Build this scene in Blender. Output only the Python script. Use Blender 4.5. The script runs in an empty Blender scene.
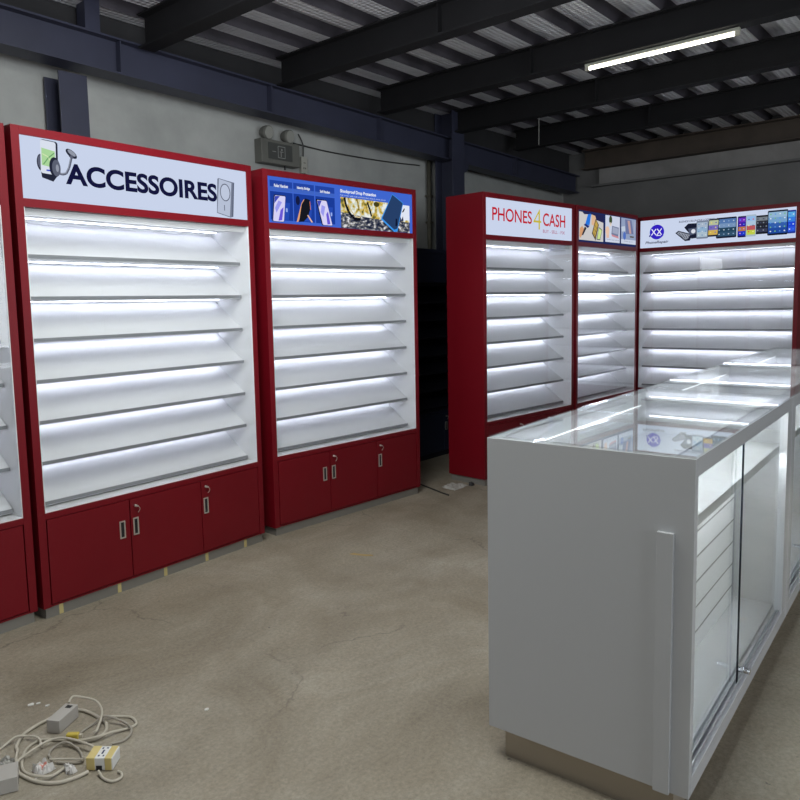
import bpy, math, random
from mathutils import Vector, Matrix
sc = bpy.context.scene
col = sc.collection
random.seed(7)

# ------------------------------------------------------------------ camera
H_CAM, YAW, PITCH, ROLL, F_PX = 1.528411, 0.671004, 0.101974, -0.023068, 740.17
def camera_axes(yaw, pitch, roll):
    f = Vector((math.cos(yaw)*math.cos(pitch), math.sin(yaw)*math.cos(pitch), -math.sin(pitch)))
    r = Vector((math.sin(yaw), -math.cos(yaw), 0)); u = r.cross(f)
    c, s = math.cos(roll), math.sin(roll)
    return c*r+s*u, -s*r+c*u, f
_r, _u, _f = camera_axes(YAW, PITCH, ROLL)
cd = bpy.data.cameras.new('camera'); cam = bpy.data.objects.new('camera', cd); col.objects.link(cam)
cam.matrix_world = Matrix(((_r.x, _u.x, -_f.x, 0), (_r.y, _u.y, -_f.y, 0), (_r.z, _u.z, -_f.z, H_CAM), (0, 0, 0, 1)))
cd.sensor_width = 36; cd.lens = 36*F_PX/800; cd.shift_x = (400-369.48)/800; cd.shift_y = (379.756-400)/800
cd.clip_start = .02
sc.camera = cam

# ------------------------------------------------------------------ world, area lights, exposure
w = bpy.data.worlds.new('world'); sc.world = w; w.use_nodes = True
w.node_tree.nodes['Background'].inputs[0].default_value = (.80, .88, 1.0, 1)
w.node_tree.nodes['Background'].inputs[1].default_value = .15
def area(name, loc, target, sx, sy, power, color):
    l = bpy.data.lights.new(name, 'AREA'); l.shape = 'RECTANGLE'; l.size = sx; l.size_y = sy
    l.energy = power; l.color = color
    o = bpy.data.objects.new(name, l); col.objects.link(o); o.location = loc
    o.rotation_euler = (Vector(target)-Vector(loc)).to_track_quat('-Z', 'Y').to_euler()
    return o
area('front_fill_light', (-4.5, -1.5, 2.0), (2.5, 2.6, 1.0), 3.5, 2.6, 23, (.95, .98, 1.0))  # added fill from behind the camera, no gate stands there
area('overhead_fill_light', (1.75, 1.75, 3.16), (1.8, 2.1, 0), 1.1, 2.4, 62, (.98, 1.0, .95))  # added fill from above for floor and wall, no fitting modelled
area('deck_fill_light', (1.6, 2.0, 2.9), (4.2, 2.3, 3.5), 1.0, 2.0, 58, (.95, .97, 1.0))  # added upward fill to brighten the deck, belongs to no tube
area('side_fill_light', (3.0, -6.0, 2.0), (4.0, 2.0, 2.6), 7, 2.2, 215, (.9, .95, 1.0))  # added fill from the unseen right side for deck and counter
sc.view_settings.view_transform = 'Standard'; sc.view_settings.look = 'None'
sc.view_settings.exposure = 0; sc.view_settings.gamma = 1; sc.view_settings.use_curve_mapping = False
sc.cycles.transparent_max_bounces = 20
LED_POWER = 15.0
SIGN_GAIN = .92

# ------------------------------------------------------------------ helpers
def lin(c):
    c /= 255.0
    return c/12.92 if c <= .04045 else ((c+.055)/1.055)**2.4
_m = {}
def pbr(name, rgb, rough=.5, metal=0, coat=0, bump=0, bscale=20, var=0, vscale=3, spec=.5):
    if name in _m: return _m[name]
    m = bpy.data.materials.new(name); m.use_nodes = True; nt = m.node_tree; b = nt.nodes['Principled BSDF']
    b.inputs['Base Color'].default_value = (*rgb, 1); b.inputs['Roughness'].default_value = rough
    b.inputs['Metallic'].default_value = metal; b.inputs['Coat Weight'].default_value = coat
    b.inputs['Specular IOR Level'].default_value = spec
    tc = nt.nodes.new('ShaderNodeTexCoord')
    if var:
        n = nt.nodes.new('ShaderNodeTexNoise'); n.inputs['Scale'].default_value = vscale; n.inputs['Detail'].default_value = 6
        nt.links.new(tc.outputs['Object'], n.inputs['Vector'])
        r = nt.nodes.new('ShaderNodeValToRGB'); r.color_ramp.elements[0].position = .3; r.color_ramp.elements[1].position = .7
        r.color_ramp.elements[0].color = tuple(x*(1-var) for x in rgb)+(1,); r.color_ramp.elements[1].color = tuple(min(1, x*(1+var)) for x in rgb)+(1,)
        nt.links.new(n.outputs['Fac'], r.inputs['Fac']); nt.links.new(r.outputs['Color'], b.inputs['Base Color'])
    if bump:
        n = nt.nodes.new('ShaderNodeTexNoise'); n.inputs['Scale'].default_value = bscale; n.inputs['Detail'].default_value = 5
        nt.links.new(tc.outputs['Object'], n.inputs['Vector'])
        bp = nt.nodes.new('ShaderNodeBump'); bp.inputs['Strength'].default_value = bump; bp.inputs['Distance'].default_value = .01
        nt.links.new(n.outputs['Fac'], bp.inputs['Height']); nt.links.new(bp.outputs['Normal'], b.inputs['Normal'])
    _m[name] = m; return m
def emit(name, rgb, strength):
    if name in _m: return _m[name]
    m = bpy.data.materials.new(name); m.use_nodes = True; nt = m.node_tree; nt.nodes.clear()
    o = nt.nodes.new('ShaderNodeOutputMaterial'); e = nt.nodes.new('ShaderNodeEmission')
    e.inputs[0].default_value = (*rgb, 1); e.inputs[1].default_value = strength
    nt.links.new(e.outputs[0], o.inputs[0]); _m[name] = m; return m
def ink(r, g, b):                                   # printed colour on a backlit film
    return emit('backlit_ink_%d_%d_%d' % (r, g, b), (lin(r), lin(g), lin(b)), SIGN_GAIN)
def backlit_noise(name, stops, scale, stretch=(1, 1, 1), detail=4):
    m = bpy.data.materials.new(name); m.use_nodes = True; nt = m.node_tree; nt.nodes.clear()
    o = nt.nodes.new('ShaderNodeOutputMaterial'); e = nt.nodes.new('ShaderNodeEmission'); e.inputs[1].default_value = SIGN_GAIN
    tc = nt.nodes.new('ShaderNodeTexCoord'); mp = nt.nodes.new('ShaderNodeMapping'); mp.inputs['Scale'].default_value = stretch
    n = nt.nodes.new('ShaderNodeTexNoise'); n.inputs['Scale'].default_value = scale; n.inputs['Detail'].default_value = detail
    r = nt.nodes.new('ShaderNodeValToRGB')
    while len(r.color_ramp.elements) < len(stops): r.color_ramp.elements.new(.5)
    for el, (p, c) in zip(r.color_ramp.elements, stops): el.position = p; el.color = (lin(c[0]), lin(c[1]), lin(c[2]), 1)
    nt.links.new(tc.outputs['Object'], mp.inputs['Vector']); nt.links.new(mp.outputs[0], n.inputs['Vector'])
    nt.links.new(n.outputs['Fac'], r.inputs['Fac']); nt.links.new(r.outputs['Color'], e.inputs[0]); nt.links.new(e.outputs[0], o.inputs[0])
    return m
def glass_mat(name, tint, boost=1.0, graze=.96):
    m = bpy.data.materials.new(name); m.use_nodes = True; nt = m.node_tree; nt.nodes.clear()
    N = nt.nodes.new; L = nt.links.new
    o = N('ShaderNodeOutputMaterial'); mx = N('ShaderNodeMixShader'); t = N('ShaderNodeBsdfTransparent'); g = N('ShaderNodeBsdfGlossy')
    t.inputs[0].default_value = (*tint, 1); g.inputs['Roughness'].default_value = .0; g.inputs['Color'].default_value = (1, 1, 1, 1)
    geo = N('ShaderNodeNewGeometry'); d = N('ShaderNodeVectorMath'); d.operation = 'DOT_PRODUCT'
    L(geo.outputs['Incoming'], d.inputs[0]); L(geo.outputs['Normal'], d.inputs[1])
    def mth(op, a, b=None):
        q = N('ShaderNodeMath'); q.operation = op
        if hasattr(a, 'links'): L(a, q.inputs[0])
        else: q.inputs[0].default_value = a
        if b is not None:
            if hasattr(b, 'links'): L(b, q.inputs[1])
            else: q.inputs[1].default_value = b
        return q.outputs[0]
    c = mth('ABSOLUTE', d.outputs['Value']); p = mth('POWER', mth('SUBTRACT', 1.0, c), 5.0)
    f = mth('ADD', mth('MULTIPLY', p, graze), .04*boost)
    L(f, mx.inputs[0]); L(t.outputs[0], mx.inputs[1]); L(g.outputs[0], mx.inputs[2]); L(mx.outputs[0], o.inputs[0])
    return m

class MB:
    def __init__(s): s.v = []; s.f = []; s.mi = []; s.mats = []; s.sm = []
    def m(s, mat):
        if mat not in s.mats: s.mats.append(mat)
        return s.mats.index(mat)
    def poly(s, pts, mat, smooth=False):
        k = len(s.v); s.v += [tuple(p) for p in pts]; s.f.append(list(range(k, k+len(pts)))); s.mi.append(s.m(mat)); s.sm.append(smooth)
    def box(s, x0, x1, y0, y1, z0, z1, mat, M=None):
        k = len(s.v)
        P = [(x0,y0,z0),(x1,y0,z0),(x1,y1,z0),(x0,y1,z0),(x0,y0,z1),(x1,y0,z1),(x1,y1,z1),(x0,y1,z1)]
        if M: P = [tuple(M @ Vector(p)) for p in P]
        s.v += P; i = s.m(mat)
        for f in ((0,3,2,1),(4,5,6,7),(0,1,5,4),(1,2,6,5),(2,3,7,6),(3,0,4,7)):
            s.f.append([k+a for a in f]); s.mi.append(i); s.sm.append(False)
        return s
    def prism(s, prof, a0, a1, mat, axis='x', M=None):
        # prof: (p, q) pairs; axis x -> (y, z), axis y -> (x, z), axis z -> (x, y)
        n = len(prof); k = len(s.v); i = s.m(mat)
        for a in (a0, a1):
            for p, q in prof:
                P = {'x': (a, p, q), 'y': (p, a, q), 'z': (p, q, a)}[axis]
                s.v.append(tuple(M @ Vector(P)) if M else P)
        s.f.append([k+j for j in range(n)][::-1]); s.f.append([k+n+j for j in range(n)]); s.mi += [i, i]; s.sm += [False, False]
        for j in range(n):
            s.f.append([k+j, k+(j+1) % n, k+n+(j+1) % n, k+n+j]); s.mi.append(i); s.sm.append(False)
        return s
    def tube(s, pts, r, mat, n=8, caps=True):
        pts = [Vector(p) for p in pts]; k = len(s.v); i = s.m(mat); rr = r if isinstance(r, (list, tuple)) else [r]*len(pts)
        up = Vector((0, 0, 1)); prev = None
        for j, p in enumerate(pts):
            t = (pts[min(j+1, len(pts)-1)]-pts[max(j-1, 0)]).normalized()
            a = prev if prev is not None else (up if abs(t.z) < .95 else Vector((1, 0, 0)))
            a = (a-t*a.dot(t)).normalized(); b = t.cross(a); prev = a
            for q in range(n):
                an = 2*math.pi*q/n; s.v.append(tuple(p+(a*math.cos(an)+b*math.sin(an))*rr[j]))
        for j in range(len(pts)-1):
            for q in range(n):
                s.f.append([k+j*n+q, k+j*n+(q+1) % n, k+(j+1)*n+(q+1) % n, k+(j+1)*n+q]); s.mi.append(i); s.sm.append(True)
        if caps:
            s.f.append([k+q for q in range(n)][::-1]); s.f.append([k+(len(pts)-1)*n+q for q in range(n)]); s.mi += [i, i]; s.sm += [False, False]
        return s
    def build(s, name, parent=None, bevel=0, loc=None, rz=None):
        me = bpy.data.meshes.new(name); me.from_pydata(s.v, [], s.f)
        for mt in s.mats: me.materials.append(mt)
        for p, i, q in zip(me.polygons, s.mi, s.sm): p.material_index = i; p.use_smooth = q
        me.update()
        import bmesh
        if any(len(f) > 4 for f in s.f) or True:
            bm = bmesh.new(); bm.from_mesh(me); bmesh.ops.recalc_face_normals(bm, faces=bm.faces[:]) if not getattr(s, 'keep', False) else None
            bm.to_mesh(me); bm.free()
        o = bpy.data.objects.new(name, me); col.objects.link(o)
        if parent: o.parent = parent
        if loc is not None: o.location = loc
        if rz is not None: o.rotation_euler = (0, 0, rz)
        if bevel:
            md = o.modifiers.new('bevel', 'BEVEL'); md.width = bevel; md.segments = 2; md.limit_method = 'ANGLE'
        return o
def tag(o, label=None, cat=None, group=None, kind=None):
    if label: o['label'] = label
    if cat: o['category'] = cat
    if group: o['group'] = group
    if kind: o['kind'] = kind
    return o
def empty(name, loc=(0, 0, 0), rz=0):
    o = bpy.data.objects.new(name, None); col.objects.link(o); o.location = loc; o.rotation_euler = (0, 0, rz); o.empty_display_size = .1
    return o
def copy_obj(o, parent, dz=0):
    c = o.copy(); col.objects.link(c); c.parent = parent; c.location = (o.location.x, o.location.y, o.location.z+dz); return c
def bez(P, seg=10, closed=False):
    P = [Vector(p) for p in P]; out = []; n = len(P)
    for i in range(n if closed else n-1):
        g = (lambda k: P[k % n]) if closed else (lambda k: P[max(0, min(n-1, k))])
        a, b, c, d = g(i-1), g(i), g(i+1), g(i+2)
        for t in range(seg):
            t /= seg
            out.append(.5*((2*b)+(-a+c)*t+(2*a-5*b+4*c-d)*t*t+(-a+3*b-3*c+d)*t**3))
    out.append(P[0] if closed else P[-1]); return out
def textmesh(name, body, x0, x1, z0, z1, y, mat, parent, bold=0, shear=0, depth=.001):
    cu = bpy.data.curves.new('type', 'FONT'); cu.body = body; cu.size = 1; cu.offset = bold; cu.shear = shear; cu.resolution_u = 6
    to = bpy.data.objects.new('type', cu); col.objects.link(to)
    bpy.context.view_layer.update()
    me = bpy.data.meshes.new_from_object(to.evaluated_get(bpy.context.evaluated_depsgraph_get()))
    bpy.data.objects.remove(to); bpy.data.curves.remove(cu)
    xs = [v.co.x for v in me.vertices]; ys = [v.co.y for v in me.vertices]
    ax, bx, ay, by = min(xs), max(xs), min(ys), max(ys)
    if z1 is None: z1 = z0+(by-ay)*(x1-x0)/(bx-ax)
    for v in me.vertices:
        v.co = (x0+(v.co.x-ax)/(bx-ax)*(x1-x0), y, z0+(v.co.y-ay)/(by-ay)*(z1-z0))
    me.materials.clear(); me.materials.append(mat); me.update()
    me.name = name; o = bpy.data.objects.new(name, me); col.objects.link(o); o.parent = parent
    return o

# ------------------------------------------------------------------ materials
RED = pbr('red_lacquer', (.165, .0032, .0092), .42, var=.05, vscale=2, spec=.3)
WHITE = pbr('white_laminate', (.74, .75, .76), .35)
CWHITE = pbr('counter_white_lacquer', (.545, .56, .578), .16, coat=.3)
LINER = pbr('white_liner', (.74, .74, .755), .4)
SHELFW = pbr('white_shelf_board', (.72, .72, .74), .38)
ALU = pbr('brushed_aluminium', (.52, .53, .55), .38, metal=.85)
STRIP = pbr('grey_edge_strip', (.27, .275, .29), .4, metal=.2)
STEEL = pbr('brushed_steel_kick', (.27, .26, .24), .42, metal=.4, bump=.05, bscale=60)
KICK = pbr('counter_kick_steel', (.40, .35, .28), .3, metal=.4)
TAPE = pbr('yellow_masking_tape', (.60, .50, .22), .7)
CHROME = pbr('chrome', (.75, .76, .78), .12, metal=1)
NICKEL = pbr('satin_nickel', (.66, .64, .58), .3, metal=.6)
BLACK = pbr('black_slot', (.012, .012, .014), .5)
GAP = pbr('dark_gap', (.02, .003, .005), .7)
NAVY = pbr('navy_paint', (.022, .028, .060), .5, var=.1)
NAVYD = pbr('dark_navy_board', (.012, .014, .026), .55)
BEAMB = pbr('navy_steel_paint', (.028, .031, .056), .5, var=.12, bump=.05)
BEAMK = pbr('charcoal_steel_paint', (.0115, .0115, .013), .75, var=.12, spec=.25)
GLASS = glass_mat('clear_pane_glass', (.97, .98, .98))
GLASS2 = glass_mat('counter_glass', (.97, .985, .98), 1.2, .55)
GEDGE = pbr('dark_green_glass_edge', (.006, .010, .022), .2)
LED = emit('led_strip_light', (.83, .87, 1.0), LED_POWER)
LEDT = emit('header_led_light', (.9, .93, 1.0), 1.6)
LEDC = emit('counter_led_light', (.94, .97, 1.0), 2.0)
LEDFILL = emit('counter_fill_light', (.94, .97, 1.0), 58.0)  # for added strips, hidden by the frame, that brighten the counter interior
TUBE = emit('fluorescent_tube_light', (1.0, .98, .80), 9.0)
SIGNW = ink(208, 219, 243)

# floor concrete
def floor_material():
    m = bpy.data.materials.new('worn_concrete'); m.use_nodes = True; nt = m.node_tree; N = nt.nodes.new; L = nt.links.new
    b = nt.nodes['Principled BSDF']; b.inputs['Roughness'].default_value = .62
    tc = N('ShaderNodeTexCoord')
    def noise(scale, detail=6, rough=.6, vec=None, dist=0):
        n = N('ShaderNodeTexNoise'); n.inputs['Scale'].default_value = scale; n.inputs['Detail'].default_value = detail
        n.inputs['Roughness'].default_value = rough; n.inputs['Distortion'].default_value = dist
        L(vec or tc.outputs['Object'], n.inputs['Vector']); return n
    def ramp(src, stops):
        r = N('ShaderNodeValToRGB')
        while len(r.color_ramp.elements) < len(stops): r.color_ramp.elements.new(.5)
        for e, (p, c) in zip(r.color_ramp.elements, stops): e.position = p; e.color = (*c, 1)
        L(src, r.inputs['Fac']); return r
    def mix(a, b_, f, mode='MIX'):
        x = N('ShaderNodeMix'); x.data_type = 'RGBA'; x.blend_type = mode
        for s_, k in ((a, 'A'), (b_, 'B')):
            i = [q for q in x.inputs if q.name == k and q.type == 'RGBA'][0]
            if isinstance(s_, tuple): i.default_value = s_
            else: L(s_, i)
        i = x.inputs[0]
        if isinstance(f, float): i.default_value = f
        else: L(f, i)
        return [q for q in x.outputs if q.type == 'RGBA'][0]
    big = ramp(noise(1.3, 8, .68, dist=.8).outputs['Fac'], [(.28, (.205, .172, .122)), (.45, (.27, .235, .178)), (.58, (.31, .275, .215)), (.72, (.37, .34, .28))])
    mp = N('ShaderNodeMapping'); mp.inputs['Rotation'].default_value = (0, 0, .45); mp.inputs['Scale'].default_value = (1.1, 2.2, 1); L(tc.outputs['Object'], mp.inputs['Vector'])
    streak = ramp(noise(1.6, 7, .65, mp.outputs[0]).outputs['Fac'], [(.32, (.82, .81, .79)), (.68, (1.13, 1.13, 1.13))])
    fine = ramp(noise(60, 6, .8).outputs['Fac'], [(.32, (.66, .66, .65)), (.68, (1.28, 1.28, 1.28))])
    c = mix(big.outputs[0], streak.outputs[0], .75, 'MULTIPLY'); c = mix(c, fine.outputs[0], .8, 'MULTIPLY')
    # pale dust spots
    sp = ramp(noise(9, 8, .75).outputs['Fac'], [(.66, (0, 0, 0)), (.74, (1, 1, 1))])
    area_ = ramp(noise(.7, 2, .5).outputs['Fac'], [(.48, (0, 0, 0)), (.62, (.5, .5, .5))])
    dm = mix(sp.outputs[0], area_.outputs[0], 1.0, 'MULTIPLY')
    c = mix(c, (.48, .46, .42, 1), dm)
    # cracks
    nd = noise(2.2, 5, .6); va = N('ShaderNodeVectorMath'); va.operation = 'SCALE'; va.inputs['Scale'].default_value = .5; L(nd.outputs['Color'], va.inputs[0])
    vb = N('ShaderNodeVectorMath'); vb.operation = 'ADD'; L(tc.outputs['Object'], vb.inputs[0]); L(va.outputs[0], vb.inputs[1])
    vo = N('ShaderNodeTexVoronoi'); vo.feature = 'DISTANCE_TO_EDGE'; vo.inputs['Scale'].default_value = .75; L(vb.outputs[0], vo.inputs['Vector'])
    cr = ramp(vo.outputs['Distance'], [(0, (1, 1, 1)), (.006, (0, 0, 0))])
    cm = ramp(noise(.9, 2).outputs['Fac'], [(.45, (0, 0, 0)), (.55, (.55, .55, .55))])
    cf = mix(cr.outputs[0], cm.outputs[0], 1.0, 'MULTIPLY')
    c = mix(c, (.085, .07, .055, 1), cf)
    # dark specks
    s2 = ramp(noise(24, 2, .5).outputs['Fac'], [(.74, (0, 0, 0)), (.79, (.8, .8, .8))])
    c = mix(c, (.06, .05, .04, 1), s2.outputs[0])
    L(c, b.inputs['Base Color'])
    bp = N('ShaderNodeBump'); bp.inputs['Strength'].default_value = .6; bp.inputs['Distance'].default_value = .008
    L(noise(38, 8, .7).outputs['Fac'], bp.inputs['Height']); L(bp.outputs[0], b.inputs['Normal'])
    return m
def wall_material(name, a, b2, scale=.9):
    m = bpy.data.materials.new(name); m.use_nodes = True; nt = m.node_tree; N = nt.nodes.new; L = nt.links.new
    b = nt.nodes['Principled BSDF']; b.inputs['Roughness'].default_value = .8
    tc = N('ShaderNodeTexCoord'); n = N('ShaderNodeTexNoise'); n.inputs['Scale'].default_value = scale; n.inputs['Detail'].default_value = 8
    n.inputs['Roughness'].default_value = .62; n.inputs['Distortion'].default_value = .3
    L(tc.outputs['Object'], n.inputs['Vector']); r = N('ShaderNodeValToRGB')
    r.color_ramp.elements[0].position = .3; r.color_ramp.elements[0].color = (*a, 1); r.color_ramp.elements[1].position = .68; r.color_ramp.elements[1].color = (*b2, 1)
    L(n.outputs['Fac'], r.inputs['Fac']); L(r.outputs[0], b.inputs['Base Color'])
    n2 = N('ShaderNodeTexNoise'); n2.inputs['Scale'].default_value = 14; n2.inputs['Detail'].default_value = 6; L(tc.outputs['Object'], n2.inputs['Vector'])
    bp = N('ShaderNodeBump'); bp.inputs['Strength'].default_value = .25; bp.inputs['Distance'].default_value = .01
    L(n2.outputs['Fac'], bp.inputs['Height']); L(bp.outputs[0], b.inputs['Normal'])
    return m
def deck_material():
    m = bpy.data.materials.new('galvanised_deck'); m.use_nodes = True; nt = m.node_tree; N = nt.nodes.new; L = nt.links.new
    b = nt.nodes['Principled BSDF']; b.inputs['Roughness'].default_value = .42; b.inputs['Metallic'].default_value = .25
    b.inputs['Base Color'].default_value = (.46, .47, .50, 1)
    tc = N('ShaderNodeTexCoord'); vo = N('ShaderNodeTexVoronoi'); vo.inputs['Scale'].default_value = 26; vo.inputs['Randomness'].default_value = 0.0
    L(tc.outputs['Object'], vo.inputs['Vector'])
    bp = N('ShaderNodeBump'); bp.inputs['Strength'].default_value = .9; bp.inputs['Distance'].default_value = .03
    L(vo.outputs['Distance'], bp.inputs['Height']); L(bp.outputs[0], b.inputs['Normal'])
    n = N('ShaderNodeTexNoise'); n.inputs['Scale'].default_value = 3; L(tc.outputs['Object'], n.inputs['Vector'])
    r = N('ShaderNodeValToRGB'); r.color_ramp.elements[0].color = (.55, .55, .58, 1); r.color_ramp.elements[1].color = (.78, .79, .82, 1)
    L(n.outputs['Fac'], r.inputs['Fac']); L(r.outputs[0], b.inputs['Base Color'])
    return m

# ------------------------------------------------------------------ building (its axes are turned 3 degrees from the cabinet row)
A3 = math.radians(-3)
def BF(e, n): return (e*math.cos(A3)-n*math.sin(A3), e*math.sin(A3)+n*math.cos(A3))
def S(o, name=None): o['kind'] = 'structure'; return o
fl = MB(); fl.box(-6, 10.5, -7, 6, -.1, 0, floor_material()); S(fl.build('floor'))
wl = MB(); wl.box(-6, 9.6, 4.735, 4.93, 0, 3.6, wall_material('grey_plaster_wall', (.235, .248, .24), (.40, .412, .398))); S(wl.build('wall_left', rz=A3))
wb = MB(); WB = wall_material('dark_plaster_wall', (.13, .13, .128), (.20, .20, .195)); wb.box(9.4, 9.6, -7, 4.735, 0, 3.6, WB); S(wb.build('wall_back', rz=A3))
wt = MB(); wt.box(9.33, 9.4, -7, 4.2, 3.0, 3.19, wall_material('rough_plaster_band', (.19, .185, .18), (.30, .295, .285), 2)); wt.box(9.30, 9.4, -7, 4.3, 2.975, 3.0, WB); S(wt.build('trim_1', rz=A3))
dk = MB(); dk.keep = True; DM = pbr('shaded_deck_face', (.075, .07, .085), .5, metal=.3, var=.3, vscale=4); DF = deck_material()  # deck's light-and-shade contrast put into a dark and a pale face colour
n0 = -6.4; per = .32
ys = []
k = 0
while n0+k*per < 4.6:
    b0 = n0+k*per; ys += [(b0, 3.44), (b0+.13, 3.44), (b0+.165, 3.515), (b0+.285, 3.515)]; k += 1
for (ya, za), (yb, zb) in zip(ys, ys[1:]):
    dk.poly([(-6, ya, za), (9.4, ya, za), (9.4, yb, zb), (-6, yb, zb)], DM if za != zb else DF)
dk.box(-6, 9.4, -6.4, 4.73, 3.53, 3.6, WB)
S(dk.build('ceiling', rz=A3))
S(MB().box(-6, 9.3, 4.61, 4.73, 3.17, 3.438, pbr('wall_top_shade', (.018, .018, .02), .8, var=.2)).build('trim_2', rz=A3))  # dark box added to give the unlit space above the wall beam

def ibeam(e, n0_, n1, z0, z1, fw=.12, mat=BEAMK, ft=.012):
    m = MB(); m.box(e-fw/2, e+fw/2, n0_, n1, z0, z0+ft, mat); m.box(e-fw/2, e+fw/2, n0_, n1, z1-ft, z1, mat); m.box(e-.004, e+.004, n0_, n1, z0+ft, z1-ft, mat)
    return m
names = ['dark steel cross beam nearest the camera, meeting the wall above the ACCESSOIRES sign',
         'dark steel cross beam meeting the wall above the blue phone sign, left of the tube lamp beam',
         'dark steel cross beam carrying the lit tube lamp',
         'dark steel cross beam just behind the lit tube lamp, over the column head',
         'dark steel cross beam second behind the tube lamp, nearest the back wall but one',
         'brownish steel beam lying along the top of the back wall']
for i, e in enumerate([2.87, 4.07, 5.26, 6.40, 7.63]):
    m = ibeam(e, -6.3, 4.43, 3.227, 3.44)
    for q in (1.0, 2.9):
        m.box(e-.05, e+.05, q, q+.006, 3.239, 3.428, BEAMK)
    o = m.build('steel_beam', rz=A3); tag(o, names[i], 'beam', 'ceiling cross beams')
m = MB(); BR = pbr('rust_brown_steel', (.075, .058, .045), .7, var=.2)
m.box(9.22, 9.38, -6.3, 4.4, 3.2, 3.212, BR); m.box(9.22, 9.38, -6.3, 4.4, 3.428, 3.44, BR); m.box(9.33, 9.34, -6.3, 4.4, 3.212, 3.428, BR)
tag(m.build('steel_beam', rz=A3), names[5], 'beam', 'ceiling cross beams')
# long beam on the left wall
m = MB(); z0, z1 = 3.0, 3.225
m.box(-5, 9.2, 4.435, 4.60, z0, z0+.012, BEAMB); m.box(-5, 9.2, 4.435, 4.60, z1-.012, z1, BEAMB); m.box(-5, 9.2, 4.49, 4.50, z0+.012, z1-.012, BEAMB)
root = empty('wall_beam', (0, 0, .087), A3); root.rotation_euler = (0, .0195, A3); m.build('girder', root)
for e in (2.62, 3.9, 5.2, 7.6):
    MB().box(e, e+.008, 4.437, 4.489, z0+.013, z1-.013, BEAMB).build('stiffener', root)
MB().box(2.40, 2.50, 4.46, 4.56, z1, 3.44, BEAMB).build('stub_post', root)
tag(root, 'long navy steel beam running along the top of the left wall', 'beam')
def hcol(e0, e1, n0_, n1, z1, label, gusset=False):
    r = empty('steel_column', (*BF((e0+e1)/2, n1), 0), A3); wv = (e1-e0)/2; d = n1-n0_
    m = MB(); m.box(-wv, wv, -d, -d+.012, .012, z1, BEAMB); m.box(-wv, wv, -.012, 0, .012, z1, BEAMB); m.box(-wv*.0-.006, .006, -d+.012, -.012, .012, z1, BEAMB)
    m.build('shaft', r, .001)
    MB().box(-wv-.03, wv+.03, -d-.02, .02, 0, .012, BEAMB).build('base_plate', r)
    if gusset:
        MB().prism([(wv, 2.83), (wv+.12, 2.88), (wv+.15, 2.92), (wv+.15, 2.998), (wv, 2.998)], -d+.05, -d+.065, BEAMB, 'y').build('bracket', r)
    tag(r, label, 'column')
hcol(2.29, 2.475, 4.50, 4.70, 2.995, 'navy steel column on the left wall behind the white accessories sign cabinet')
hcol(6.30, 6.51, 4.38, 4.60, 3.44, 'navy steel column with a bracket rising behind the red cabinet with the phones sign', True)
# down pipe
m = MB(); px_, py_ = BF(6.37, 4.66)
PIPE = pbr('dirty_pipe', (.085, .08, .06), .7, var=.3)
px_, py_ = BF(6.30-.0, 4.68)
px_ = 6.55; py_ = 4.33
m.tube([(6.56, 4.36, .002), (6.565, 4.36, 1.5), (6.555, 4.36, 2.2), (6.56, 4.36, 2.99)], .022, PIPE, 10)
r = empty('wall_pipe', (0, 0, 0)); m.build('pipe', r)
for z in (2.35, 2.62): MB().box(6.53, 6.60, 4.335, 4.39, z, z+.02, PIPE).build('clamp', r)
tag(r, 'thin dirty brown vertical pipe on the wall right of the blue phone sign', 'pipe')

# ------------------------------------------------------------------ tube lamps
def tube_lamp(e, n0_, n1, label, z=3.215):
    r = empty('tube_lamp', (*BF(e, n0_), z), A3); L_ = n1-n0_
    MB().box(-.018, .018, -.03, L_+.03, -.012, .008, pbr('lamp_housing', (.35, .36, .30), .5)).build('housing', r, .001)
    MB().tube([(0, 0, -.024), (0, L_, -.024)], .012, TUBE, 12).build('tube', r)
    for y in (-.028, L_+.002): MB().box(-.015, .015, y, y+.026, -.038, -.012, pbr('lamp_end_cap', (.45, .44, .36), .5)).build('end_cap', r)
    tag(r, label, 'lamp')
tube_lamp(5.265, 1.47, 2.45, 'lit fluorescent tube lamp under a dark ceiling beam at upper right')

# ------------------------------------------------------------------ sign art
def P(mb, pts, mat, layer):
    y = .0052-.0009*layer
    mb.poly([(x, y, z) for x, z in pts], mat)
def ell(cx, cz, rx, rz, n=28, a0=0, a1=2*math.pi): return [(cx+rx*math.cos(a0+(a1-a0)*i/n), cz+rz*math.sin(a0+(a1-a0)*i/n)) for i in range(n if abs(a1-a0) > 6.2 else n+1)]
def ringpoly(mb, cx, cz, rx, rz, t, mat, layer, a0=0, a1=2*math.pi, n=36):
    A = [(cx+rx*math.cos(a0+(a1-a0)*i/n), cz+rz*math.sin(a0+(a1-a0)*i/n)) for i in range(n+1)]
    B = [(cx+(rx-t)*math.cos(a0+(a1-a0)*i/n), cz+(rz-t)*math.sin(a0+(a1-a0)*i/n)) for i in range(n+1)]
    for i in range(n): P(mb, [A[i], A[i+1], B[i+1], B[i]], mat, layer)
def stroke(mb, pts, t, mat, layer):
    for (x0, z0), (x1, z1) in zip(pts, pts[1:]):
        d = math.hypot(x1-x0, z1-z0) or 1; nx, nz = -(z1-z0)/d*t/2, (x1-x0)/d*t/2
        P(mb, [(x0+nx, z0+nz), (x1+nx, z1+nz), (x1-nx, z1-nz), (x0-nx, z0-nz)], mat, layer)
def rot(pts, cx, cz, a): 
    c, s = math.cos(a), math.sin(a); return [(cx+(x-cx)*c-(z-cz)*s, cz+(x-cx)*s+(z-cz)*c) for x, z in pts]
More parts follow.
